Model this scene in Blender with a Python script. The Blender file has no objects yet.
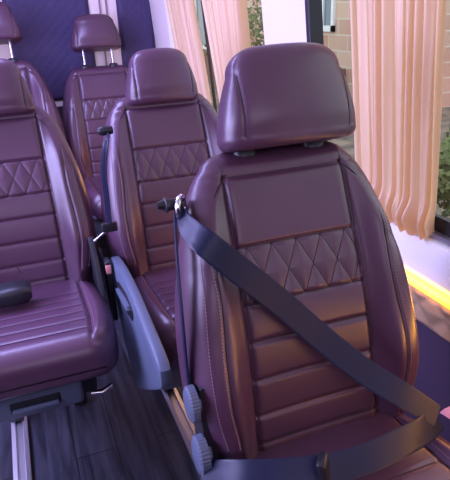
import bpy, math, random
from mathutils import Vector, Matrix, noise
random.seed(4)
C = bpy.context.scene.collection
scn = bpy.context.scene

# ------------------------------------------------------------------ camera
cam_d = bpy.data.cameras.new('camera')
cam_d.sensor_fit = 'VERTICAL'
cam_d.sensor_height = 24.0
cam_d.lens = 556.83 * 24.0 / 480.0
cam_d.clip_start = 0.02
cam = bpy.data.objects.new('camera', cam_d)
C.objects.link(cam)
_F = Vector((0.3167, 0.8676, -0.3835)).normalized()
_R = Vector((0.9327, -0.3583, -0.0404)).normalized()
_U = _R.cross(_F).normalized()
_R = _F.cross(_U).normalized()
m = Matrix.Identity(4)
for i in range(3):
    m[i][0] = _R[i]; m[i][1] = _U[i]; m[i][2] = -_F[i]
m[0][3], m[1][3], m[2][3] = 0, 0, 1.2
cam.matrix_world = m
scn.camera = cam

# ------------------------------------------------------------------ world, lights, exposure
scn.view_settings.view_transform = 'Standard'
scn.view_settings.look = 'None'
scn.view_settings.gamma = 1
scn.view_settings.use_curve_mapping = False
scn.view_settings.exposure = 0.0
w = bpy.data.worlds.new('sky'); scn.world = w
w.use_nodes = True
bg = w.node_tree.nodes['Background']
bg.inputs[0].default_value = (0.93, 0.95, 1.0, 1)
bg.inputs[1].default_value = 1.9

def area(name, loc, target, sx, sy, power, col):
    d = bpy.data.lights.new(name, 'AREA'); d.shape = 'RECTANGLE'
    d.size = sx; d.size_y = sy; d.energy = power; d.color = col
    o = bpy.data.objects.new(name, d); C.objects.link(o)
    o.location = loc
    o.rotation_euler = (Vector(target) - Vector(loc)).to_track_quat('-Z', 'Y').to_euler()
    return o
area('ceiling_light_blue', (-0.35, 1.9, 1.68), (-0.1, 2.0, 0.5), 0.35, 2.4, 60, (0.44, 0.42, 1.0))
area('side_fill_light', (-1.05, 1.2, 1.15), (0.5, 1.3, 0.6), 1.6, 0.6, 42, (0.52, 0.50, 1.0))  # added fill lamp inside the solid left wall, no window there
area('front_fill_light', (0.1, -0.9, 1.45), (0.4, 1.2, 0.7), 1.2, 0.6, 5.5, (0.85, 0.72, 1.0))  # added fill lamp in front of the seats, no windscreen is built

# ------------------------------------------------------------------ materials
def mat(name, col, rough=0.5, metal=0.0, spec=0.5, bump=None, var=None, emit=None, coat=0, sheen=0):
    M = bpy.data.materials.new(name); M.use_nodes = True
    nt = M.node_tree; b = nt.nodes['Principled BSDF']
    b.inputs['Base Color'].default_value = (*col, 1)
    b.inputs['Roughness'].default_value = rough
    b.inputs['Metallic'].default_value = metal
    b.inputs['Specular IOR Level'].default_value = spec
    b.inputs['Coat Weight'].default_value = coat
    b.inputs['Sheen Weight'].default_value = sheen
    if emit:
        b.inputs['Emission Color'].default_value = (*emit[0], 1)
        b.inputs['Emission Strength'].default_value = emit[1]
    tc = nt.nodes.new('ShaderNodeTexCoord')
    if bump:
        n = nt.nodes.new('ShaderNodeTexNoise'); n.inputs['Scale'].default_value = bump[0]
        n.inputs['Detail'].default_value = 4
        nt.links.new(tc.outputs['Object'], n.inputs['Vector'])
        bp = nt.nodes.new('ShaderNodeBump'); bp.inputs['Strength'].default_value = bump[1]
        bp.inputs['Distance'].default_value = bump[2]
        nt.links.new(n.outputs['Fac'], bp.inputs['Height'])
        nt.links.new(bp.outputs['Normal'], b.inputs['Normal'])
    if var:
        n = nt.nodes.new('ShaderNodeTexNoise'); n.inputs['Scale'].default_value = var[0]
        mp = nt.nodes.new('ShaderNodeMapping'); mp.inputs['Scale'].default_value = var[3] if len(var) > 3 else (1, 1, 1)
        n.inputs['Detail'].default_value = 6
        nt.links.new(tc.outputs['Object'], mp.inputs['Vector'])
        nt.links.new(mp.outputs['Vector'], n.inputs['Vector'])
        cr = nt.nodes.new('ShaderNodeValToRGB')
        cr.color_ramp.elements[0].position = 0.35; cr.color_ramp.elements[1].position = 0.65
        cr.color_ramp.elements[0].color = (*var[1], 1); cr.color_ramp.elements[1].color = (*var[2], 1)
        nt.links.new(n.outputs['Fac'], cr.inputs['Fac'])
        nt.links.new(cr.outputs['Color'], b.inputs['Base Color'])
    return M

leather = mat('burgundy_leather', (0.15, 0.045, 0.055), 0.34, spec=0.75, bump=(900, 0.12, 0.001),
              var=(7, (0.076, 0.032, 0.062), (0.090, 0.038, 0.073)))
thread = mat('light_thread', (0.28, 0.17, 0.19), 0.7)
seam_m = mat('dark_seam_shade', (0.02, 0.008, 0.014), 0.6)  # crease shade put into a near-black colour
plastic = mat('grey_plastic', (0.10, 0.125, 0.185), 0.42, bump=(500, 0.1, 0.001))
dplastic = mat('black_plastic', (0.015, 0.015, 0.02), 0.4)
chrome = mat('chrome', (0.75, 0.75, 0.78), 0.18, metal=1)
steel = mat('brushed_steel', (0.7, 0.7, 0.75), 0.45, metal=1)
webbing = mat('grey_webbing', (0.010, 0.015, 0.045), 0.38, spec=0.35)
redplastic = mat('pale_red_button', (0.85, 0.35, 0.32), 0.4)
pinkmetal = mat('pink_tongue', (0.85, 0.4, 0.5), 0.35)
trimwhite = mat('white_trim', (0.88, 0.88, 0.82), 0.45)
pillar = mat('pale_pink_lining', (0.88, 0.79, 0.72), 0.7, bump=(300, 0.1, 0.001))
padm = mat('dark_navy_padding', (0.050, 0.036, 0.110), 0.6)
wallm = mat('dark_wall_lining', (0.05, 0.03, 0.06), 0.6)
tanq = mat('tan_quilted_lining', (0.36, 0.25, 0.14), 0.55, bump=(200, 0.2, 0.001))
rubber = mat('black_rubber', (0.012, 0.012, 0.02), 0.5)
alum = mat('grey_aluminium', (0.45, 0.45, 0.5), 0.35, metal=0.8)
ledm = mat('led_strip', (1, 0.7, 0.2), 0.4, emit=((1.0, 0.46, 0.012), 5.0))

def floor_mat():
    M = bpy.data.materials.new('dark_wood_floor'); M.use_nodes = True
    nt = M.node_tree; b = nt.nodes['Principled BSDF']
    tc = nt.nodes.new('ShaderNodeTexCoord'); mp = nt.nodes.new('ShaderNodeMapping')
    mp.inputs['Scale'].default_value = (26, 2.2, 1)
    nt.links.new(tc.outputs['Object'], mp.inputs['Vector'])
    n = nt.nodes.new('ShaderNodeTexNoise'); n.inputs['Scale'].default_value = 1.6; n.inputs['Detail'].default_value = 8
    n.inputs['Distortion'].default_value = 0.8
    nt.links.new(mp.outputs['Vector'], n.inputs['Vector'])
    cr = nt.nodes.new('ShaderNodeValToRGB')
    cr.color_ramp.elements[0].position = 0.35; cr.color_ramp.elements[1].position = 0.7
    cr.color_ramp.elements[0].color = (0.014, 0.016, 0.026, 1); cr.color_ramp.elements[1].color = (0.070, 0.074, 0.105, 1)
    nt.links.new(n.outputs['Fac'], cr.inputs['Fac'])
    br = nt.nodes.new('ShaderNodeTexBrick'); br.inputs['Scale'].default_value = 1
    mp2 = nt.nodes.new('ShaderNodeMapping'); mp2.inputs['Rotation'].default_value = (0, 0, math.pi / 2)
    nt.links.new(tc.outputs['Object'], mp2.inputs['Vector']); nt.links.new(mp2.outputs['Vector'], br.inputs['Vector'])
    br.inputs['Brick Width'].default_value = 0.9; br.inputs['Row Height'].default_value = 0.12
    br.inputs['Mortar Size'].default_value = 0.002
    br.inputs['Color1'].default_value = (1, 1, 1, 1); br.inputs['Color2'].default_value = (0.6, 0.6, 0.6, 1)
    br.inputs['Mortar'].default_value = (0.15, 0.15, 0.15, 1)
    mx = nt.nodes.new('ShaderNodeMix'); mx.data_type = 'RGBA'; mx.blend_type = 'MULTIPLY'
    mx.inputs[0].default_value = 1
    nt.links.new(cr.outputs['Color'], mx.inputs[6]); nt.links.new(br.outputs['Color'], mx.inputs[7])
    nt.links.new(mx.outputs[2], b.inputs['Base Color'])
    b.inputs['Roughness'].default_value = 0.38
    return M
floor_m = floor_mat()

def curtain_mat():
    M = bpy.data.materials.new('peach_curtain_fabric'); M.use_nodes = True
    nt = M.node_tree; nt.nodes.clear()
    out = nt.nodes.new('ShaderNodeOutputMaterial')
    d = nt.nodes.new('ShaderNodeBsdfDiffuse'); t = nt.nodes.new('ShaderNodeBsdfTranslucent')
    g = nt.nodes.new('ShaderNodeBsdfGlossy'); g.inputs['Roughness'].default_value = 0.45
    d.inputs[0].default_value = (0.84, 0.61, 0.40, 1); t.inputs[0].default_value = (0.95, 0.64, 0.28, 1)
    g.inputs[0].default_value = (1, 0.8, 0.75, 1)
    mx = nt.nodes.new('ShaderNodeMixShader'); mx.inputs[0].default_value = 0.36
    nt.links.new(d.outputs[0], mx.inputs[1]); nt.links.new(t.outputs[0], mx.inputs[2])
    m2 = nt.nodes.new('ShaderNodeMixShader'); m2.inputs[0].default_value = 0.08
    nt.links.new(mx.outputs[0], m2.inputs[1]); nt.links.new(g.outputs[0], m2.inputs[2])
    nt.links.new(m2.outputs[0], out.inputs[0])
    return M
curt_m = curtain_mat()

def glass_mat():
    M = bpy.data.materials.new('window_glass'); M.use_nodes = True
    nt = M.node_tree; nt.nodes.clear()
    out = nt.nodes.new('ShaderNodeOutputMaterial')
    t = nt.nodes.new('ShaderNodeBsdfTransparent'); t.inputs[0].default_value = (0.86, 0.88, 0.90, 1)
    g = nt.nodes.new('ShaderNodeBsdfGlossy'); g.inputs['Roughness'].default_value = 0.02
    lw_ = nt.nodes.new('ShaderNodeLayerWeight'); lw_.inputs[0].default_value = 0.25
    fr = nt.nodes.new('ShaderNodeMath'); fr.operation = 'MULTIPLY_ADD'; fr.inputs[1].default_value = 0.10; fr.inputs[2].default_value = 0.015
    nt.links.new(lw_.outputs['Facing'], fr.inputs[0])
    mx = nt.nodes.new('ShaderNodeMixShader')
    nt.links.new(fr.outputs[0], mx.inputs[0]); nt.links.new(t.outputs[0], mx.inputs[1]); nt.links.new(g.outputs[0], mx.inputs[2])
    nt.links.new(mx.outputs[0], out.inputs[0])
    return M
glass_m = glass_mat()

def stone_mat():
    M = bpy.data.materials.new('pinkish_stone_blocks'); M.use_nodes = True
    nt = M.node_tree; b = nt.nodes['Principled BSDF']; b.inputs['Roughness'].default_value = 0.9
    tc = nt.nodes.new('ShaderNodeTexCoord'); mp = nt.nodes.new('ShaderNodeMapping')
    mp.inputs['Rotation'].default_value = (math.pi / 2, 0, math.pi / 2)
    sp = nt.nodes.new('ShaderNodeSeparateXYZ'); cb = nt.nodes.new('ShaderNodeCombineXYZ')
    nt.links.new(tc.outputs['Object'], sp.inputs[0])
    nt.links.new(sp.outputs['Y'], cb.inputs['X']); nt.links.new(sp.outputs['Z'], cb.inputs['Y'])
    br = nt.nodes.new('ShaderNodeTexBrick'); br.inputs['Scale'].default_value = 1
    nt.links.new(cb.outputs[0], br.inputs['Vector'])
    br.inputs['Brick Width'].default_value = 0.62; br.inputs['Row Height'].default_value = 0.26
    br.inputs['Mortar Size'].default_value = 0.012
    br.inputs['Color1'].default_value = (0.68, 0.38, 0.30, 1); br.inputs['Color2'].default_value = (0.86, 0.60, 0.48, 1)
    br.inputs['Mortar'].default_value = (0.85, 0.75, 0.66, 1)
    n = nt.nodes.new('ShaderNodeTexNoise'); n.inputs['Scale'].default_value = 2.5
    mx = nt.nodes.new('ShaderNodeMix'); mx.data_type = 'RGBA'; mx.blend_type = 'MULTIPLY'; mx.inputs[0].default_value = 0.35
    nt.links.new(br.outputs['Color'], mx.inputs[6]); nt.links.new(n.outputs['Color'], mx.inputs[7])
    nt.links.new(mx.outputs[2], b.inputs['Base Color'])
    return M
stone_m = stone_mat()
ground_m = mat('grey_brown_ground', (0.2, 0.17, 0.14), 0.95, var=(3, (0.10, 0.09, 0.08), (0.30, 0.24, 0.19)))
leaf_m = mat('green_leaves', (0.1, 0.2, 0.05), 0.6, var=(2.5, (0.05, 0.10, 0.03), (0.20, 0.26, 0.09)))
winglass = mat('dark_house_glass', (0.16, 0.22, 0.26), 0.15)
housewhite = mat('white_window_frame', (0.85, 0.88, 0.88), 0.5)

# ------------------------------------------------------------------ helpers
def mesh_obj(name, verts, faces, material, parent=None, smooth=True, mats=None, fm=None):
    me = bpy.data.meshes.new(name)
    me.from_pydata([tuple(v) for v in verts], [], faces)
    me.update()
    me.materials.append(material)
    for x in (mats or []): me.materials.append(x)
    me.polygons.foreach_set('use_smooth', [smooth] * len(me.polygons))
    if fm: me.polygons.foreach_set('material_index', fm)
    o = bpy.data.objects.new(name, me); C.objects.link(o)
    if parent: o.parent = parent
    return o

def tag(o, label=None, cat=None, group=None, kind=None):
    if label: o['label'] = label
    if cat: o['category'] = cat
    if group: o['group'] = group
    if kind: o['kind'] = kind
    return o

def empty(name, loc, label, cat, group=None):
    o = bpy.data.objects.new(name, None); C.objects.link(o); o.location = loc
    o.empty_display_size = 0.05
    return tag(o, label, cat, group)

class MB:
    def __init__(s): s.v = []; s.f = []
    def add(s, vs, fs):
        n = len(s.v); s.v += [tuple(v) for v in vs]; s.f += [tuple(i + n for i in f) for f in fs]; return s
    def box(s, x0, x1, y0, y1, z0, z1, b=0.0):
        if b <= 0:
            vs = [(x, y, z) for x in (x0, x1) for y in (y0, y1) for z in (z0, z1)]
            return s.add(vs, [(0, 1, 3, 2), (4, 6, 7, 5), (0, 4, 5, 1), (2, 3, 7, 6), (0, 2, 6, 4), (1, 5, 7, 3)])
        # bevelled box: rounded-rect loft along z
        secs = []
        for (dz, ins) in ((0, b), (b * .3, b * .3), (b, 0)):
            secs.append((z0 + dz, ins))
        secs += [(z1 - dz, ins) for dz, ins in ((b, 0), (b * .3, b * .3), (0, b))]
        rings = []
        for z, ins in secs:
            ring = []
            for cx, cy, a0 in ((x1 - b, y1 - b, 0), (x0 + b, y1 - b, 90), (x0 + b, y0 + b, 180), (x1 - b, y0 + b, 270)):
                for k in range(4):
                    a = math.radians(a0 + k * 30); r = b - ins
                    ring.append((cx + r * math.cos(a), cy + r * math.sin(a), z))
            rings.append(ring)
        return s.loft(rings)
    def loft(s, rings, cap=True):
        n = len(rings[0]); vs = [p for r in rings for p in r]; fs = []
        for i in range(len(rings) - 1):
            for j in range(n):
                k = (j + 1) % n
                fs.append((i * n + j, i * n + k, (i + 1) * n + k, (i + 1) * n + j))
        if cap:
            fs.append(tuple(reversed(range(n)))); fs.append(tuple((len(rings) - 1) * n + j for j in range(n)))
        return s.add(vs, fs)
    def tube(s, pts, r, n=8):
        pts = [Vector(p) for p in pts]; rings = []; up = None
        for i, p in enumerate(pts):
            d = (pts[min(i + 1, len(pts) - 1)] - pts[max(i - 1, 0)]).normalized()
            if up is None:
                up = Vector((0, 0, 1)) if abs(d.z) < .9 else Vector((1, 0, 0))
            a = d.cross(up).normalized(); up = a.cross(d).normalized()
            rr = r[i] if isinstance(r, (list, tuple)) else r
            rings.append([p + (a * math.cos(t) + up * math.sin(t)) * rr for t in [2 * math.pi * k / n for k in range(n)]])
        return s.loft(rings)
    def prism(s, poly, x0, x1, b=0.006):
        # polygon of (y, z) extruded along x with a small bevel
        cy = sum(p[0] for p in poly) / len(poly); cz = sum(p[1] for p in poly) / len(poly)
        def ring(x, ins):
            out = []
            for y, z in poly:
                d = math.hypot(y - cy, z - cz); k = (d - ins) / d
                out.append((x, cy + (y - cy) * k, cz + (z - cz) * k))
            return out
        return s.loft([ring(x0, b), ring(x0 + b * .3, b * .3), ring(x0 + b, 0), ring(x1 - b, 0), ring(x1 - b * .3, b * .3), ring(x1, b)])
    def build(s, name, m, parent=None, smooth=True):
        o = mesh_obj(name, s.v, s.f, m, parent, smooth)
        if smooth:
            try: o.data.set_sharp_from_angle(angle=math.radians(40))
            except Exception: pass
        return o

def lerp_table(tab, t):
    if t <= tab[0][0]: return tab[0][1]
    for (a, va), (b, vb) in zip(tab, tab[1:]):
        if t <= b:
            k = (t - a) / (b - a)
            return va + (vb - va) * k
    return tab[-1][1]
def smooth_table(tab):
    # Catmull-Rom style smooth lookup
    def fn(t):
        if t <= tab[0][0]: return tab[0][1]
        if t >= tab[-1][0]: return tab[-1][1]
        for i in range(len(tab) - 1):
            a, va = tab[i]; b, vb = tab[i + 1]
            if t <= b:
                k = (t - a) / (b - a)
                pa, pva = tab[i - 1] if i else (2 * a - b, 2 * va - vb)
                nb, nvb = tab[i + 2] if i + 2 < len(tab) else (2 * b - a, 2 * vb - va)
                m0 = (vb - pva) / (b - pa) * (b - a); m1 = (nvb - va) / (nb - a) * (b - a)
                return ((2 * k**3 - 3 * k**2 + 1) * va + (k**3 - 2 * k**2 + k) * m0 + (-2 * k**3 + 3 * k**2) * vb + (k**3 - k**2) * m1)
    return fn
def sst(a, b, x):
    k = max(0, min(1, (x - a) / (b - a))); return k * k * (3 - 2 * k)

# ================================================================== SEAT
TH = math.radians(16.0)
ZJ = 0.47
def bk(x, t, n):   # back-rest coordinates (across, up the back, forward) -> seat-local
    return (x, t * math.sin(TH) - n * math.cos(TH), ZJ + t * math.cos(TH) + n * math.sin(TH))

Wf = smooth_table([(-.06, .185), (0, .200), (.03, .214), (.09, .228), (.18, .230), (.26, .224), (.33, .212), (.41, .192), (.46, .175), (.49, .158), (.505, .144), (.52, .13)])
SEAMS = [.365, .267, .200, .131, .065]
T_TOP = .487
def pw(t): return .124 - .008 * t / .49            # half width of the centre panel
def xo(t):                                          # outer stitched seam
    if t < .38: return .163 + .012 * sst(.02, .12, t) - .010 * sst(.15, .3, t)
    k = min(1, (t - .38) / (.105)); return .165 - .048 * k ** 2.2
def gro(d, s=.0035): return math.exp(-(d / s) ** 2)
def front(x, t):
    a = abs(x); w_ = pw(t); n = 0.0
    # bolster bulge outside the centre panel
    if t < T_TOP + .02:
        bl = sst(w_, w_ + .045, a)
        n += .024 * bl * (1 - .75 * sst(.36, .49, t)) + .010 * sst(.0, .12, .12 - abs(t - .12)) * bl
    n -= .006 * gro(a - w_, .0045) * (1 if t < T_TOP + .004 else math.exp(-((t - T_TOP) / .006) ** 2))
    if a > w_:
        n -= .003 * gro(a - xo(t)) * (1 if t < .49 else 0)
    else:
        edge = min(1, (w_ - a) / .02); edge = edge * (2 - edge)
        for s in SEAMS + [T_TOP]: n -= .0045 * gro(t - s, .0036)
        n -= .004 * gro(t - .012)
        lim = [-.02] + sorted(SEAMS) + [T_TOP]
        for lo, hi in zip(lim, lim[1:]):
            if lo <= t < hi:
                k = (t - lo) / (hi - lo); amp = .0017 if hi < .27 else (.005 if lo > .3 else 0)
                n += amp * (4 * k * (1 - k)) ** .4 * edge
                if abs(lo - .267) < 1e-6:
                    p = .0484
                    u = x / p + k / 1.0; v = x / p - k / 1.0
                    du = abs((u + .5) % 1 - .5); dv = abs((v + .5) % 1 - .5)
                    du = abs(((x / p + k) % 1)); du = min(du, 1 - du); dv = abs((x / p - k) % 1); dv = min(dv, 1 - dv)
                    n += .005 * (max(0, min(du, dv) * 2) ** .42) * edge - .001
        n -= .012 * (1 - (a / w_) ** 2) * 0.35    # slight dish
    # lumbar / shoulder curve
    n += .012 * math.sin(max(0, min(1, t / .45)) * math.pi) - .016 * sst(.44, .53, t) ** 1.5
    return n

def back_sections():
    rows = []
    NR = 160
    ts = [-.055 + (.505 + .055) * i / NR for i in range(NR + 1)]
    R0 = .045
    def ring(t, W, half_T, mid, tt):
        NF = 132; r = min(R0, half_T * .95, W * .5); out = []
        fx = W - r
        for i in range(NF + 1):
            x = -fx + 2 * fx * i / NF
            out.append(bk(x, t, mid + half_T + front(x, tt)))
        def edge(x, sgn):
            f0 = front(sgn * fx, tt)
            return f0
        NA = 8
        f0 = front(fx, tt)
        for i in range(1, NA + 1):
            a = math.pi / 2 * (1 - i / NA)
            k = math.sin(a)
            out.append(bk(fx + r * math.cos(a), t, mid + half_T - r + r * k + f0 * k))
        for i in range(1, 5): out.append(bk(W, t, mid + (half_T - r) * (1 - 2 * i / 5)))
        for i in range(0, NA + 1):
            a = -math.pi / 2 * i / NA
            out.append(bk(fx + r * math.cos(a), t, mid - half_T + r + r * math.sin(a)))
        for i in range(1, 20): out.append(bk(fx - 2 * fx * i / 20, t, mid - half_T - .008 * math.sin(math.pi * i / 20)))
        for i in range(0, NA + 1):
            a = -math.pi / 2 - math.pi / 2 * i / NA
            out.append(bk(-fx + r * math.cos(a), t, mid - half_T + r + r * math.sin(a)))
        for i in range(1, 5): out.append(bk(-W, t, mid - (half_T - r) * (1 - 2 * i / 5)))
        for i in range(0, NA):
            a = math.pi - math.pi / 2 * i / NA
            k = math.sin(a)
            out.append(bk(-fx + r * math.cos(a), t, mid + half_T - r + r * k + f0 * k))
        return out
    HT = .055
    for t in ts:
        ht = HT * (1 - .25 * sst(.2, .5, t))
        rows.append(ring(t, Wf(t), ht, -HT, t))
    for i in range(1, 11):
        a = math.pi / 2 * i / 10
        ht = HT * .75 * max(.04, math.cos(a) ** .8)
        t = .505 + .026 * math.sin(a)
        W = Wf(.505) - .048 * (1 - math.cos(a)) - .008 * math.sin(a)
        rows.append(ring(t, W, ht, -HT - .008 * math.sin(a), .505 + .02 * math.sin(a)))
    # roll under at the bottom
    low = []
    for i in range(1, 7):
        a = math.pi / 2 * i / 6
        low.append(ring(-.055 - .03 * math.sin(a), Wf(-.06) - .03 * (1 - math.cos(a)), HT * max(.1, math.cos(a)), -HT, -.055))
    return list(reversed(low)) + rows

def surf(x, t, lift=0.0):
    ht = .055 * (1 - .25 * sst(.2, .5, t))
    W = Wf(t); r = .045; fx = W - r
    f = front(max(-fx, min(fx, x)), t)
    n = -.055 + ht + f
    if abs(x) > fx:
        c = min(1, (abs(x) - fx) / r); k = math.sqrt(1 - c * c)
        n = -.055 + ht - r + r * k + f * k
    return bk(x, t, n + lift)

def make_backrest(parent):
    mb = MB(); mb.loft(back_sections())
    b = mesh_obj('backrest', mb.v, mb.f, leather, parent)
    # dark tubes in the grooves, painting in the shade of the seams
    def shade_line(pts, r): q = MB(); q.tube(pts, r, 5); q.build('seam_shade_line', seam_m, b)
    for sgn in (-1, 1):
        shade_line([surf(sgn * pw(t), t, .0005) for t in [-.03 + (.487 + .03) * i / 60 for i in range(61)]], .0014)
        pts = [surf(sgn * xo(t), t, .0004) for t in [.0 + .484 * i / 60 for i in range(61)]]
        shade_line(pts, .0011)
        shade_line([surf(sgn * pw(.487), .487 + .003 * i, .0006) for i in range(8)], .0012)
    for s in SEAMS + [T_TOP, .012]:
        shade_line([surf(-pw(s) + 2 * pw(s) * i / 40, s, .0004) for i in range(41)], .0013)
    for k0 in range(-4, 5):  # dark lines that paint crease shade between the quilt diamonds
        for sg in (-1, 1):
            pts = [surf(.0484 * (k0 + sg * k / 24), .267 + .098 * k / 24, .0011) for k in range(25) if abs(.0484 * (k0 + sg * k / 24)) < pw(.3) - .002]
            if len(pts) > 3: shade_line(pts, .0008)
    st = MB()
    for sgn in (-1, 1):
        for off in (.006, .030):
            for i in range(72):
                t = .03 + .43 * i / 72
                xx = xo(t) + off * (1 if off < .02 else min(1, (Wf(t) - xo(t)) / .06))
                if xx > Wf(t) - .004: continue
                a = Vector(surf(sgn * xx, t, .0006)); c = Vector(surf(sgn * xx, t + .0036, .0006))
                st.tube([a, c], .0009, 4)
    # stitches along the quilt diamonds
    p = .0484
    for k0 in range(-4, 5):
        for sg in (-1, 1):
            for i in range(22):
                k = i / 22
                x = p * (k0 + sg * k)
                if abs(x) > pw(.3) - .004: continue
                x2 = p * (k0 + sg * (k + .025))
                st.tube([surf(x, .267 + .098 * k, .0004), surf(x2, .267 + .098 * (k + .025), .0004)], .0006, 4)
    st.build('stitching', thread, b)['kind'] = 'stuff'
    return b

def make_headrest(parent, t0, dx=0.0, sc=1.0, h=.160):
    # t0: bottom of the headrest along the back axis
    n0 = -.035
    Wt = smooth_table([(0, .130 * sc), (.25, .1275 * sc), (.5, .122 * sc), (.75, .1145 * sc), (1, .105 * sc)])
    Dt = smooth_table([(0, .052), (.3, .055), (.7, .049), (1, .042)])
    XS = .100 * sc
    def ring(k, ins, tt):
        W = max(.004, Wt(k) - ins); D = max(.003, Dt(k) - ins * .68); out = []; N = 128
        fl = max(0, 1 - ins / .02)
        for j in range(N):
            a = 2 * math.pi * j / N + math.pi / N
            c, s_ = math.cos(a), math.sin(a)
            e = 2 / 3.5
            x = W * math.copysign(abs(c) ** e, c); y = D * math.copysign(abs(s_) ** e, s_)
            if s_ > 0:
                y += .010 * (1 - (x / W) ** 2)
                d = abs(x) - XS * (W / Wt(k))
                y -= .0028 * gro(d, .003) * fl
                y += .0010 * fl * math.sin(tt * 1100) * math.exp(-((d - .008) / .006) ** 2)
            out.append(bk(x + dx, tt, n0 + y + .012 * (k - .5)))
        return out
    rings = []
    for i in range(0, 9):
        a = math.pi / 2 * (1 - i / 8); rings.append(ring(0, .020 * (1 - math.cos(a)), t0 + .020 * (1 - math.sin(a))))
    for i in range(1, 40):
        k = i / 40; rings.append(ring(k, 0, t0 + .020 + (h - .066) * k))
    for i in range(0, 15):
        a = math.pi / 2 * i / 14; rings.append(ring(1, .052 * (1 - math.cos(a)), t0 + h - .046 + .046 * math.sin(a)))
    mb = MB(); mb.loft(rings)
    hd = mesh_obj('headrest', mb.v, mb.f, leather, parent)
    for sgn in (-1, 1):
        pts = []
        for i in range(0, 40):
            k = i / 40; W = Wt(k); D = Dt(k); x = XS
            c = (x / W) ** 1.75; q = math.sqrt(max(0, 1 - c * c))
            y = D * q ** (2 / 3.5) + .010 * (1 - (x / W) ** 2) - .0028
            pts.append(bk(sgn * x + dx, t0 + .020 + (h - .066) * k, n0 + y + .012 * (k - .5) + .0004))
        sm = MB(); sm.tube(pts, .0011, 5)
        sm.build('seam_shade_line', seam_m, hd)  # dark tube painting shade into the headrest seam
    for sgn in (-1, 1):
        px_ = sgn * .069 + dx * .45
        pt = MB()
        pt.tube([bk(px_, .50, -.056), bk(px_, t0 + .03, -.046)], .0055, 12)
        pt.build('post', chrome, hd)
        cb = MB()
        rg = []
        for t, rr in ((.519, .016), (.533, .016), (.537, .013), (.539, .008)):
            rg.append([bk(px_ + rr * 1.35 * math.cos(a), t, -.054 + rr * math.sin(a)) for a in [2 * math.pi * q / 20 for q in range(20)]])
        cb.loft(rg); cb.build('post_collar', dplastic, parent)
    return hd

def cush_top(x, y):
    # y measured forward from the junction (0 .. .44)
    a = abs(x); w_ = .150 - .014 * sst(.25, .44, y)
    n = .016 * sst(0, .3, y)
    n += .022 * sst(w_ - .005, w_ + .04, a) * (1 - .5 * sst(.3, .44, y))
    n -= .006 * gro(a - w_, .0045)
    if a < w_:
        for s in (.10, .145, .19, .235, .28, .325):
            n -= .0024 * gro(y - s, .005)
    return n
def make_cushion(parent):
    L = .44; zt = ZJ - .002
    def ring(y, yy, W, zb, top):
        NF = 100; r = .045; fx = W - r; out = []
        hz = max(.012, top - zb); rr = min(r, hz * .49)
        for i in range(NF + 1):
            x = -fx + 2 * fx * i / NF
            out.append((x, -y, top + cush_top(x, yy)))
        f0 = cush_top(fx, yy)
        for i in range(1, 9):
            a = math.pi / 2 * (1 - i / 8); k = math.sin(a)
            out.append((fx + r * math.cos(a), -y, top - rr + rr * k + f0 * k))
        for i in range(0, 7):
            a = -math.pi / 2 * i / 6
            out.append((fx + .02 + (r - .02) * math.cos(a), -y, zb + .02 + min(.02, hz * .3) * math.sin(a)))
        for i in range(1, 12): out.append(((fx + .02) * (1 - 2 * i / 12), -y, zb))
        for i in range(0, 7):
            a = -math.pi / 2 - math.pi / 2 * i / 6
            out.append((-fx - .02 + (r - .02) * math.cos(a), -y, zb + .02 + min(.02, hz * .3) * math.sin(a)))
        for i in range(0, 8):
            a = math.pi - math.pi / 2 * i / 8; k = math.sin(a)
            out.append((-fx + r * math.cos(a), -y, top - rr + rr * k + f0 * k))
        return out
    Wc = smooth_table([(-.1, .18), (0, .195), (.08, .208), (.2, .214), (.30, .208), (.36, .194), (.40, .178)])
    rings = []
    N = 84
    for i in range(N + 1):
        y = -.06 + (.345 + .06) * i / N
        rings.append(ring(y, y, Wc(y), zt - .100, zt))
    for i in range(1, 15):
        a = math.pi / 2 * i / 14; y = .345 + .055 * math.sin(a)
        rings.append(ring(y, y, Wc(y) - .02 * (1 - math.cos(a)), zt - .100 + .02 * (1 - math.cos(a)), zt - .052 * (1 - math.cos(a))))
    mb = MB(); mb.loft(rings)
    c = mesh_obj('seat_cushion', mb.v, mb.f, leather, parent)
    def shade_line(pts, r): q = MB(); q.tube(pts, r, 5); q.build('seam_shade_line', seam_m, c)  # dark tubes painting shade into the cushion seams
    for sgn in (-1, 1):
        shade_line([(sgn * (.150 - .014 * sst(.25, .44, y)), -y, zt + cush_top(.150 - .014 * sst(.25, .44, y), y) + .0005) for y in [.0 + .35 * i / 30 for i in range(31)]], .0013)
    for s in (.10, .145, .19, .235, .28, .325):
        w_ = .150 - .014 * sst(.25, .44, s)
        shade_line([(-w_ + 2 * w_ * i / 20, -s, zt + cush_top(-w_ * .99 + 2 * w_ * .99 * i / 20, s) + .0005) for i in range(21)], .0011)
    st = MB()
    for sgn in (-1, 1):
        for i in range(60):
            y = .0 + .34 * i / 60; x = .158 - .014 * sst(.25, .44, y)
            st.tube([(sgn * x, -y, zt + cush_top(x, y) + .0005), (sgn * x, -y - .0038, zt + cush_top(x, y + .0038) + .0005)], .0008, 4)
    st.build('stitching', thread, c)['kind'] = 'stuff'
    return c

def rounded_skirt(parent, x0=-.20, x1=.10):
    # grey plastic front cover under the cushion with a recessed handle
    mb = MB(); mb.box(x0, x1, -.372, -.27, .296, .384, .012)
    s = mb.build('front_cover', plastic, parent)
    lp = MB(); lp.box(x0 - .004, x1 + .006, -.380, -.35, .374, .394, .007); lp.build('lip', plastic, s)
    rc = MB(); rc.box(-.075, .045, -.3755, -.362, .316, .348, .005); rc.build('handle_recess', dplastic, s)
    h = MB(); h.box(-.070, .040, -.383, -.369, .318, .330, .004); h.build('handle', plastic, s)
    return s

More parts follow.
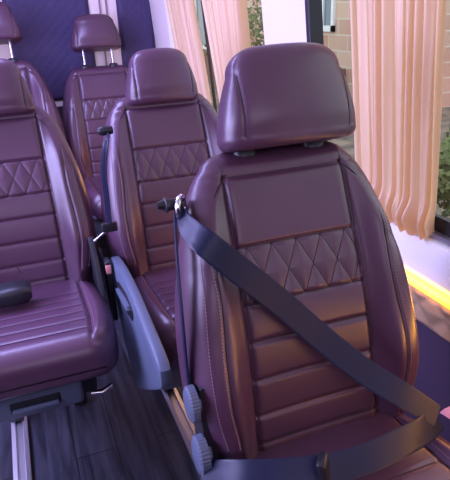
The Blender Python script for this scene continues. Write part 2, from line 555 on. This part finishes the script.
def make_base(parent):
    b = MB()
    b.box(-.14, .14, -.33, .06, .29, .375, .01)
    o = b.build('base_frame', dplastic, parent)
    for sx in (-1, 1):
        p = MB()
        p.prism([(0, .014), (-.04, .30), (.06, .30), (.10, .014)], sx * .10 - .02, sx * .10 + .02, .004)
        p.build('pedestal', dplastic, o)
    return o

def knob(parent, x, y, z, r=.026, h=.022):
    mb = MB(); rings = []
    for dx, rr in ((0, r * .5), (h * .25, r * .5), (h * .3, r), (h - .004, r * .97), (h, r * .8)):
        ring = []
        for k in range(128):
            q = rr * (1 + (.035 if (k // 2) % 2 else 0)); a = 2 * math.pi * k / 128
            ring.append((x - dx, y + q * math.cos(a), z + q * math.sin(a) * 1.15))
        rings.append(ring)
    mb.loft(rings)
    return mb.build('recliner_knob', plastic, parent)

SHIELD = [(.03, .53), (-.10, .555), (-.24, .558), (-.36, .54), (-.48, .52), (-.555, .505), (-.56, .46), (-.54, .435), (-.24, .225), (-.19, .215), (-.15, .235), (-.07, .29), (-.01, .38), (.04, .47)]
def make_shield(parent):
    # side cover hugging the cushion edge, with a lever in a slot
    def rnd(poly, it=2):
        for _ in range(it):
            out = []
            for i in range(len(poly)):
                a = poly[i]; b = poly[(i + 1) % len(poly)]
                out.append((a[0] * .75 + b[0] * .25, a[1] * .75 + b[1] * .25)); out.append((a[0] * .25 + b[0] * .75, a[1] * .25 + b[1] * .75))
            poly = out
        return poly
    mb = MB(); mb.prism(rnd(SHIELD, 1), -.238, -.212, .006)
    s = mb.build('side_cover', plastic, parent)
    r = MB(); r.prism(rnd([(-.07, .50), (-.27, .53), (-.31, .50), (-.27, .46), (-.09, .46)], 1), -.2405, -.232, .002); r.build('lever_recess', dplastic, s)
    l = MB(); l.prism(rnd([(-.11, .490), (-.27, .515), (-.28, .495), (-.12, .478)], 1), -.250, -.236, .003); l.build('lever', plastic, s)
    return s

def copy_tree(o, parent=None):
    c = o.copy(); C.objects.link(c)
    if parent: c.parent = parent
    for ch in list(o.children): copy_tree(ch, c)
    return c

SG = 'burgundy leather seats in the van'
# A: near right seat
A = empty('passenger_seat', (.432, .708, 0), 'nearest burgundy leather seat, beside the window, with a belt across its backrest', 'seat', SG)
backA = make_backrest(A); cushA = make_cushion(A); baseA = make_base(A); headA = make_headrest(A, .529, .025, 1.0, .172)
knobs = [knob(A, -.222, .028, .590, .028, .022), knob(A, -.214, .012, .492, .031, .026)]
br = MB(); br.prism([(.07, .62), (.02, .62), (.0, .45), (.0, .33), (.05, .33)], -.224, -.19, .005); brA = br.build('recliner_bracket', dplastic, A)
# B: second right seat
B = empty('passenger_seat', (.434, 1.533, 0), 'middle burgundy seat directly behind the nearest one, with a grey plastic side cover', 'seat', SG)
for src in (backA, cushA, baseA): copy_tree(src, B)
headB = make_headrest(B, .497, .006, .86)
shB = make_shield(B); skB = rounded_skirt(B, -.20, .20)
# D: left seat
D = empty('passenger_seat', (-.054, 1.576, 0), 'burgundy seat cut by the left edge, its ribbed cushion above a grey front cover', 'seat', SG)
for src in (backA, cushA, baseA, headB): copy_tree(src, D)
skD = rounded_skirt(D)
# C: rear seat
Cc = empty('passenger_seat', (.440, 2.70, 0), 'rearmost burgundy seat under the right dark panel, seen between two headrests', 'seat', SG)
for src in (backA, cushA, baseA): copy_tree(src, Cc)
headC = make_headrest(Cc, .604, 0, .93); skC = copy_tree(skB, Cc)
# E: rear left seat
Ee = empty('passenger_seat', (-.030, 2.60, 0), 'rear burgundy seat at the left edge, mostly hidden behind the seat with the ribbed cushion', 'seat', SG)
for src in (backA, cushA, baseA, headC, skB): copy_tree(src, Ee)
Ee.scale = (1.06, 1.06, 1.06)

# collars were parented to each root by make_headrest; D and E need theirs
for root, src in ((D, B), (Ee, Cc)):
    for ch in list(src.children):
        if ch.name.startswith('post_collar'): copy_tree(ch, root)

# ================================================================== SEAT BELTS
def ribbon(name, pts, nrm, width, m, parent, th=.0016, sub=8):
    P = [Vector(p) for p in pts]; Nn = [Vector(n).normalized() for n in nrm]
    W_ = width if isinstance(width, (list, tuple)) else [width] * len(P)
    fine = []
    for i in range(len(P) - 1):
        p0 = P[i - 1] if i else 2 * P[0] - P[1]; p3 = P[i + 2] if i + 2 < len(P) else 2 * P[-1] - P[-2]
        for k in range(sub if i < len(P) - 2 else sub + 1):
            t = k / sub; a, b = P[i], P[i + 1]
            q = .5 * ((2 * a) + (b - p0) * t + (2 * p0 - 5 * a + 4 * b - p3) * t * t + (-p0 + 3 * a - 3 * b + p3) * t ** 3)
            fine.append((q, (Nn[i].lerp(Nn[i + 1], t)).normalized(), W_[i] * (1 - t) + W_[i + 1] * t))
    rings = []
    for i, (q, n, wd) in enumerate(fine):
        d = (fine[min(i + 1, len(fine) - 1)][0] - fine[max(0, i - 1)][0]).normalized()
        s = d.cross(n).normalized(); n2 = s.cross(d).normalized(); h = wd / 2
        prof = []
        cols = [-1, -.92, -.8, -.4, 0, .4, .8, .92, 1]
        for c in cols: prof.append(q + s * h * c + n2 * (th + (.0006 if abs(c) > .9 else 0) + .0008 * math.cos(c * 9)))
        for c in reversed(cols): prof.append(q + s * h * c - n2 * th)
        rings.append(prof)
    mb = MB(); mb.loft(rings)
    return mb.build(name, m, parent)


# --- belt across the nearest seat
T_ = empty('seat_belt', (.24, .858, .882), 'dark grey seat belt drawn across the nearest seat down to its pink tongue and back', 'seat belt', 'seat belts')
def L(p): return (p[0] - .24, p[1] - .858, p[2] - .882)
NB = (0, -.96, .276)
sp = [(.236, .868, .888), (.236, .823, .872), (.251, .775, .857), (.304, .757, .803), (.370, .743, .735), (.434, .718, .665), (.495, .682, .605), (.554, .645, .560), (.612, .617, .515)]
ribbon('shoulder_strap', [L(p) for p in sp], [(-.9, -.4, .3), (-.6, -.75, .3), (-.25, -.9, .3), NB, NB, NB, NB, (0, -.9, .4), (.1, -.8, .5)], [.020, .036, .044, .046, .046, .046, .046, .046, .040], webbing, T_)
lp = [(.620, .624, .505), (.575, .604, .507), (.514, .591, .512), (.448, .582, .514), (.393, .585, .514), (.344, .595, .514), (.284, .616, .512), (.235, .646, .502), (.195, .70, .47)]
ribbon('lap_strap', [L(p) for p in lp], [(0, -.8, .6)] * 2 + [(0, -.7, .7)] * 7, .046, webbing, T_)
ribbon('lower_strap', [L(p) for p in [(.230, .875, .878), (.212, .815, .82), (.203, .778, .74), (.200, .764, .67), (.200, .756, .57)]], [(-.95, .1, 0)] * 5, .018, webbing, T_)
m1 = MB(); m1.box(-.026, .026, -.008, .008, -.016, .016, .005); o = m1.build('slider', dplastic, T_)
o.location = L((.362, .583, .520)); o.rotation_euler = (math.radians(-50), math.radians(80), 0)
m1 = MB(); m1.prism([(-.026, -.004), (.026, -.004), (.020, .016), (.008, .034), (-.008, .034), (-.020, .016)], -.003, .003, .001)
o = m1.build('tongue', pinkmetal, T_); o.location = L((.628, .612, .515)); o.rotation_euler = (math.radians(30), math.radians(20), math.radians(60)); o.scale = (.3, .45, .5)
# shoulder anchor
m1 = MB(); m1.tube([(.02, 0, 0), (.0, 0, 0), (-.010, 0, 0), (-.013, 0, 0)], [.010, .010, .014, .009], 20)
o = m1.build('anchor_bolt', dplastic, T_); o.location = L((.222, .868, .899))
m1 = MB(); R1, r1 = .019, .0045
rg = []
for i in range(29):
    a = 2 * math.pi * i / 28
    rg.append([((R1 + r1 * math.cos(b)) * math.cos(a) * .9, r1 * math.sin(b), (R1 + r1 * math.cos(b)) * math.sin(a)) for b in [2 * math.pi * q / 8 for q in range(8)]])
m1.loft(rg, cap=False)
o = m1.build('guide_ring', chrome, T_); o.location = L((.238, .862, .893)); o.rotation_euler = (0, 0, math.radians(55))
m1 = MB(); m1.tube([(-.016, 0, 0), (-.004, 0, 0), (0, 0, 0)], [.006, .009, .006], 14)
o = m1.build('anchor_knob', dplastic, T_); o.location = L((.214, .866, .901))

# --- belt hanging beside the middle seat
T2 = empty('seat_belt', (.222, 1.62, .929), 'dark grey seat belt hanging straight down the left side of the middle seat', 'seat belt', 'seat belts')
def L2(p): return (p[0] - .222, p[1] - 1.62, p[2] - .929)
ribbon('shoulder_strap', [L2(p) for p in [(.232, 1.50, .905), (.214, 1.45, .895), (.200, 1.46, .82), (.200, 1.475, .74), (.200, 1.49, .655)]], [(-.8, -.6, 0)] * 5, [.018, .018, .018, .018, .018], webbing, T2)
m1 = MB(); m1.tube([(.02, 0, 0), (-.004, 0, 0), (-.016, 0, 0), (-.020, 0, 0)], [.010, .013, .010, .006], 20)
o = m1.build('anchor_bolt', dplastic, T2); o.location = L2((.220, 1.49, .915))
m1 = MB(); m1.box(-.022, .022, -.006, .006, -.014, .014, .004); o = m1.build('tongue', dplastic, T2); o.location = L2((.200, 1.49, .645))
m1 = MB(); m1.tube([(0, 0, 0), (-.045, -.012, -.025)], .003, 8); o = m1.build('tongue_blade', chrome, T2); o.location = L2((.195, 1.49, .64))


# ================================================================== THE VAN SHELL
def wx(z): return .80 - .08 * (z - .71)
def st(o): o['kind'] = 'structure'; return o
wf = MB(); wf.box(-1.36, .90, -1.3, -1.22, -.05, 1.86); st(wf.build('front_light_blocker', wallm, smooth=False))  # unseen dark bulkhead, added to keep sky reflections off the seats
fl = MB(); fl.box(-1.3, .86, -1.2, 3.2, -.05, 0); st(fl.build('floor', floor_m, smooth=False))
cl = MB(); cl.box(-1.3, .86, -1.2, 3.2, 1.80, 1.86); st(cl.build('ceiling', pillar, smooth=False))
wl = MB(); wl.box(-1.36, -1.30, -1.2, 3.2, -.05, 1.86); st(wl.build('wall_left', pillar, smooth=False))

def quad_wall(y0, y1, z0, z1, th, off=0.0):
    # slab following the lean of the right wall
    vs = []
    for y in (y0, y1):
        for z in (z0, z1):
            for t in (0, th): vs.append((wx(z) + off + t, y, z))
    return vs, [(0, 1, 3, 2), (4, 6, 7, 5), (0, 4, 5, 1), (2, 3, 7, 6), (0, 2, 6, 4), (1, 5, 7, 3)]
lw = MB(); lw.box(.80, .88, -1.2, 3.1, 0, .512); st(lw.build('wall_right', wallm, smooth=False))
up = MB(); up.add(*quad_wall(-1.2, 3.1, 1.5, 1.80, .08)); st(up.build('wall_right_upper', pillar, smooth=False))
# quilted band, with its diamond puffs as relief
def quilt_band():
    NY, NZ = 420, 24; y0, y1, z0, z1 = -.6, 3.08, .512, .592
    v = []; f = []
    for i in range(NY + 1):
        y = y0 + (y1 - y0) * i / NY
        for j in range(NZ + 1):
            z = z0 + (z1 - z0) * j / NZ
            a = (y / .09 + z / .08) % 1; b = (y / .09 - z / .08) % 1
            q = min(a, 1 - a, b, 1 - b) * 2
            e = min(1, j / 3, (NZ - j) / 3)
            v.append((.797 - .012 * q ** .5 * e, y, z))
    for i in range(NY):
        for j in range(NZ):
            a = i * (NZ + 1) + j; f.append((a, a + NZ + 1, a + NZ + 2, a + 1))
    n = len(v)
    v += [(.86, y0, z0), (.86, y0, z1), (.86, y1, z0), (.86, y1, z1)]
    top = [i * (NZ + 1) + NZ for i in range(NY + 1)]; bot = [i * (NZ + 1) for i in range(NY + 1)]
    f.append(tuple(top) + (n + 3, n + 1)); f.append(tuple(reversed(bot)) + (n, n + 2))
    return mesh_obj('trim_1', v, f, tanq)
st(quilt_band())
# led strip: its channel and the glowing diffuser
lc = MB(); lc.box(.801, .86, -.6, 3.08, .592, .625)
st(lc.build('trim_2', trimwhite, smooth=False))
led = MB(); led.tube([(.790, -.58 + 3.64 * i / 30, .609) for i in range(31)], .0115, 12)
d = bpy.data.lights.new('led_glow', 'AREA'); d.shape = 'RECTANGLE'; d.size = .018; d.size_y = 3.6; d.energy = 3.5; d.color = (1.0, 0.40, 0.05)
lgo = bpy.data.objects.new('led_glow', d); C.objects.link(lgo); lgo.location = (.7775, 1.24, .609); lgo.rotation_euler = (0, math.radians(75), 0)
lo = led.build('led_strip_light', ledm); tag(lo, 'glowing yellow light strip running along the wall beneath the white window sill', 'light strip')
# white sill
sl = MB()
prof = [(.798, .625), (.792, .632), (.795, .66), (.80, .700), (.806, .710), (.815, .713), (.90, .715), (.90, .625)]
sl.loft([[(x, y, z) for x, z in prof] for y in (-.6, 3.08)])
st(sl.build('trim_3', trimwhite, smooth=True))
# pillars
def wall_piece(name, y0, y1, z0, z1, m, th=.075, off=-.002, seg=6, bulge=.008):
    mb = MB(); rings = []
    for i in range(9):
        z = z0 + (z1 - z0) * i / 8
        r = []
        for k in range(seg + 1):
            y = y0 + (y1 - y0) * k / seg; r.append((wx(z) + off - bulge * math.sin(math.pi * k / seg), y, z))
        r += [(wx(z) + off + th, y1, z), (wx(z) + off + th, y0, z)]
        rings.append(r)
    mb.loft(rings); return st(mb.build(name, m))
wall_piece('trim_4', 1.395, 1.665, .712, 1.5, pillar, th=.040)
wall_piece('trim_5', 2.76, 3.06, .712, 1.5, pillar)
wall_piece('trim_6', 1.372, 1.395, .712, 1.5, rubber, th=.036, bulge=.003)
wall_piece('trim_7', 2.34, 2.352, .73, 1.5, rubber, th=.010, off=.040, bulge=.001)

def window(n, y0, y1):
    z0, z1 = .716, 1.5
    fr = MB()
    for a, b, c, d in ((y0, y1, z0, z0 + .045), (y0, y1, z1 - .03, z1), (y0, y0 + .008, z0, z1), (y1 - .008, y1, z0, z1)):
        fr.add(*quad_wall(a, b, c, d, .012, .032))
    o = fr.build('window_%d' % n, rubber, smooth=False); st(o)
    al = MB(); al.add(*quad_wall(y0, y1, z0, z0 + .012, .014, .016)); ao = al.build('track', alum, o, smooth=False)
    g = MB(); g.add(*quad_wall(y0 + .006, y1 - .006, z0 + .03, z1 - .02, .004, .036)); go = g.build('glass', glass_m, o, smooth=False)
window(1, .46, 1.394)
wall_piece('side_light_blocker', -1.22, .458, .712, 1.5, pillar, th=.055)  # unseen panel, added to cut warm outside light on the nearest seat
window(2, 1.667, 2.76)

# rear wall with dark padded panels
rw = MB(); rw.box(-1.3, .86, 3.06, 3.12, 0, .765); st(rw.build('wall_back', wallm, smooth=False))
ru = MB(); ru.box(-1.3, .86, 3.06, 3.12, .765, 1.80); st(ru.build('wall_back_upper', pillar, smooth=False))
def pad(name, x0, x1, z0, z1, r=.06):
    NX, NZ = 90, 120; v = []; f = []
    cx, cz = (x0 + x1) / 2, (z0 + z1) / 2; hx, hz = (x1 - x0) / 2, (z1 - z0) / 2
    def pos(i, j):
        u = -1 + 2 * i / NX; w_ = -1 + 2 * j / NZ
        x = u * hx; z = w_ * hz
        ax, az = abs(x) - (hx - r), abs(z) - (hz - r)
        if ax > 0 and az > 0:
            m_ = max(ax, az); d = math.hypot(ax, az); k = m_ / d
            x = math.copysign(hx - r + ax * k, x); z = math.copysign(hz - r + az * k, z)
            e = r - m_
        else: e = min(hx - abs(x), hz - abs(z))
        dep = .022 * min(1, e / .02) ** .5
        X, Z = cx + x, cz + z
        p = .05
        a = (X / p + Z / p) % 1; b = (X / p - Z / p) % 1
        q = min(a, 1 - a, b, 1 - b) * 2
        dep += .0022 * q ** .5 * min(1, e / .03)
        return (X, 3.059 - dep, Z)
    for i in range(NX + 1):
        for j in range(NZ + 1): v.append(pos(i, j))
    for i in range(NX):
        for j in range(NZ):
            a = i * (NZ + 1) + j; f.append((a, a + 1, a + NZ + 2, a + NZ + 1))
    return mesh_obj(name, v, f, padm)
st(pad('trim_8', .045, .447, .795, 1.62)); st(pad('trim_9', .585, .770, .795, 1.62, .04)); st(pad('trim_10', -.60, -.06, .795, 1.62))
jt = MB()
for x in (.497, .530): jt.box(x, x + .008, 3.052, 3.062, .78, 1.7)
st(jt.build('trim_11', mat('rose_joint', (.30, .22, .26), .6), smooth=False))

# floor rails
def rail(x, y0, y1, label):
    mb = MB(); prof = [(-.024, .001), (-.024, .012), (-.012, .014), (-.010, .006), (.010, .006), (.012, .014), (.024, .012), (.024, .001)]
    mb.loft([[(x + a, y, z) for a, z in prof] for y in (y0, y1)])
    o = mb.build('floor_rail', steel); tag(o, label, 'rail', 'steel rails in the floor'); return o
rail(-.150, .55, 2.9, 'steel floor rail coming out from under the left seat with the grey front cover')
rail(.335, .15, 2.9, 'steel floor rail running below the left side of the nearest seat')

def curtain(y0t, y1t, y0b, y1b, nf, amp, seed, label, lumps=0.0, z0=.722, z1=1.49):
    rnd = random.Random(seed)
    NY, NZ = nf * 26, 90
    ph = [rnd.uniform(-.35, .35) for _ in range(nf + 2)]
    am = [rnd.uniform(.45, 1.25) for _ in range(nf + 2)]
    v = []; f = []
    def val(arr, u):
        i = int(u); k = u - i; i = min(i, len(arr) - 2); return arr[i] * (1 - k) + arr[i + 1] * k
    for j in range(NZ + 1):
        k = j / NZ; z = z0 + (z1 - z0) * k
        for i in range(NY + 1):
            u = i / NY
            ub = u; uu = u * nf
            q = uu + val(ph, uu)
            y = (y0b + (y1b - y0b) * u) * (1 - k) + (y0t + (y1t - y0t) * u) * k
            a = val(am, uu) * amp * (1 + .25 * math.sin(k * 3 + i * .01))
            s1 = math.sin(2 * math.pi * q); s1 = math.copysign(abs(s1) ** .75, s1)
            x = a * s1 + .25 * a * math.sin(2 * math.pi * q * 2.3 + 3 * k + seed)
            y += .35 * a * math.cos(2 * math.pi * q)
            zz = z
            if lumps:
                b = math.exp(-((z - (z0 + .03)) / .03) ** 2)
                x = x * (1 + .5 * b) - lumps * b * (.6 + .6 * math.sin(uu * 9.1 + seed))
                zz += .012 * math.sin(uu * 6.3) * math.exp(-(z - z0) / .03)
            v.append((wx(z) + .008 + x, y * .986, zz))
    for j in range(NZ):
        for i in range(NY):
            a = j * (NY + 1) + i; f.append((a, a + 1, a + NY + 2, a + NY + 1))
    o = mesh_obj('curtain', v, f, curt_m); tag(o, label, 'curtain', 'peach window curtains'); return o
curtain(.900, 1.215, .905, 1.175, 9, .0125, 3, 'peach curtain with a bunched hem in the front window right of the nearest headrest', lumps=.014)
curtain(1.85, 2.31, 1.87, 2.16, 11, .0135, 11, 'peach curtain in the rear window beside the wide pale pillar', lumps=.006)
curtain(2.44, 2.80, 2.33, 2.64, 11, .0135, 17, 'peach curtain in the rear window nearest the dark back panels', lumps=.006)


gm = MB(); gm.box(.95, 30, -8, 40, -.75, -.6); st(gm.build('ground', ground_m, smooth=False))
bd = empty('stone_building', (5.5, 12, -.6), 'pinkish stone building with a white framed window, seen outside through the side windows', 'building')
m1 = MB(); m1.box(0, 3, -3.9, 9, -.0, 4.2); m1.build('wall', stone_m, bd, smooth=False)
m1 = MB(); m1.box(-.12, 0.0, -3.4, 9, 0, .75); m1.build('plinth', mat('brown_plinth', (0.22, 0.13, 0.11), .9), bd, smooth=False)
def hwin(y0, y1, z0, z1):
    m1 = MB()
    for a, b, c, d in ((y0, y1, z0, z0 + .10), (y0, y1, z1 - .08, z1), (y0, y0 + .08, z0, z1), (y1 - .08, y1, z0, z1), ((y0 + y1) / 2 - .03, (y0 + y1) / 2 + .03, z0, z1)):
        m1.box(-.05, .02, a, b, c, d)
    w_ = m1.build('window', housewhite, bd, smooth=False)
    m1 = MB(); m1.box(-.02, .01, y0 + .05, y1 - .05, z0 + .05, z1 - .05); m1.build('pane', winglass, w_, smooth=False)
hwin(-3.0, -2.25, 1.35, 2.75)
hwin(2.6, 4.6, .75, 2.2)

def shrub(cx, cy, h, r, n, seed, label):
    rnd = random.Random(seed)
    e = empty('shrub', (cx, cy, -.6), label, 'shrub', 'shrubs outside')
    v = []; f = []
    for i in range(n):
        th, ph = rnd.uniform(0, 6.283), math.acos(rnd.uniform(-1, 1)); q = rnd.uniform(.45, 1) ** .5
        lum = 1 + .25 * math.sin(3 * th + seed) * math.sin(4 * ph)
        p = Vector((r * q * lum * math.sin(ph) * math.cos(th), r * q * lum * math.sin(ph) * math.sin(th), h * .55 + h * .45 * q * lum * math.cos(ph)))
        a = Vector((rnd.uniform(-1, 1), rnd.uniform(-1, 1), rnd.uniform(-1, 1))).normalized(); b = a.orthogonal().normalized()
        s = rnd.uniform(.03, .06); k = len(v)
        v += [p - a * s, p + b * s * .45, p + a * s, p - b * s * .45]; f.append((k, k + 1, k + 2, k + 3))
    mesh_obj('foliage', v, f, leaf_m, e, smooth=False)
    m1 = MB()
    for i in range(5):
        a = i * 1.256; m1.tube([(0, 0, 0), (r * .3 * math.cos(a), r * .3 * math.sin(a), h * .35), (r * .5 * math.cos(a), r * .5 * math.sin(a), h * .7)], [.02, .014, .006], 6)
    m1.build('stems', mat('bark', (.12, .08, .05), .9), e)
shrub(3.35, 3.25, .95, .42, 2600, 1, 'green shrub outside the front window at the right edge')
shrub(3.6, 7.9, 1.9, .75, 3800, 2, 'green shrub outside the gap between rear curtain and wide pale pillar')


# buckle between the left and the middle seat
e = empty('belt_buckle', (.180, 1.50, .47), 'black belt buckle with a pale red button standing between the two middle-row seats', 'buckle')
m1 = MB(); m1.box(-.010, .010, -.022, .022, -.12, .075, .006); b1 = m1.build('housing', dplastic, e)
m1 = MB(); m1.box(-.008, .008, -.0245, -.018, .038, .066, .003); m1.build('button', redplastic, b1)
e2 = empty('belt_buckle', (-.085, 1.458, .497), 'black belt buckle lying on the ribbed cushion at the left edge', 'buckle')
m1 = MB()
rg = []
for xx, hw, hh in ((-.075, .018, .008), (-.05, .026, .014), (0, .030, .018), (.03, .028, .016), (.040, .020, .010)):
    rg.append([(xx, hw * math.copysign(abs(math.cos(a)) ** .6, math.cos(a)), .012 + hh * math.copysign(abs(math.sin(a)) ** .6, math.sin(a))) for a in [2 * math.pi * q / 24 for q in range(24)]])
m1.loft(rg); hb = m1.build('housing', dplastic, e2); hb.scale = (1.25, 1.35, 1.5)
m1 = MB(); m1.tube([(.03, .02, .02), (.036, .035, .03), (.030, .055, .05), (.024, .06, .065)], .0018, 6); m1.build('wire_loop', dplastic, e2)
# chrome release bar of the left seat
m1 = MB(); m1.tube([(.122, -.30, .268), (.150, -.305, .266), (.178, -.295, .272)], .0085, 12); m1.build('release_lever', chrome, D)
m1 = MB(); m1.prism([(-.02, .60), (-.09, .55), (-.16, .44), (-.12, .40), (.03, .44)], .196, .212, .004); m1.build('hinge_cover', dplastic, D)
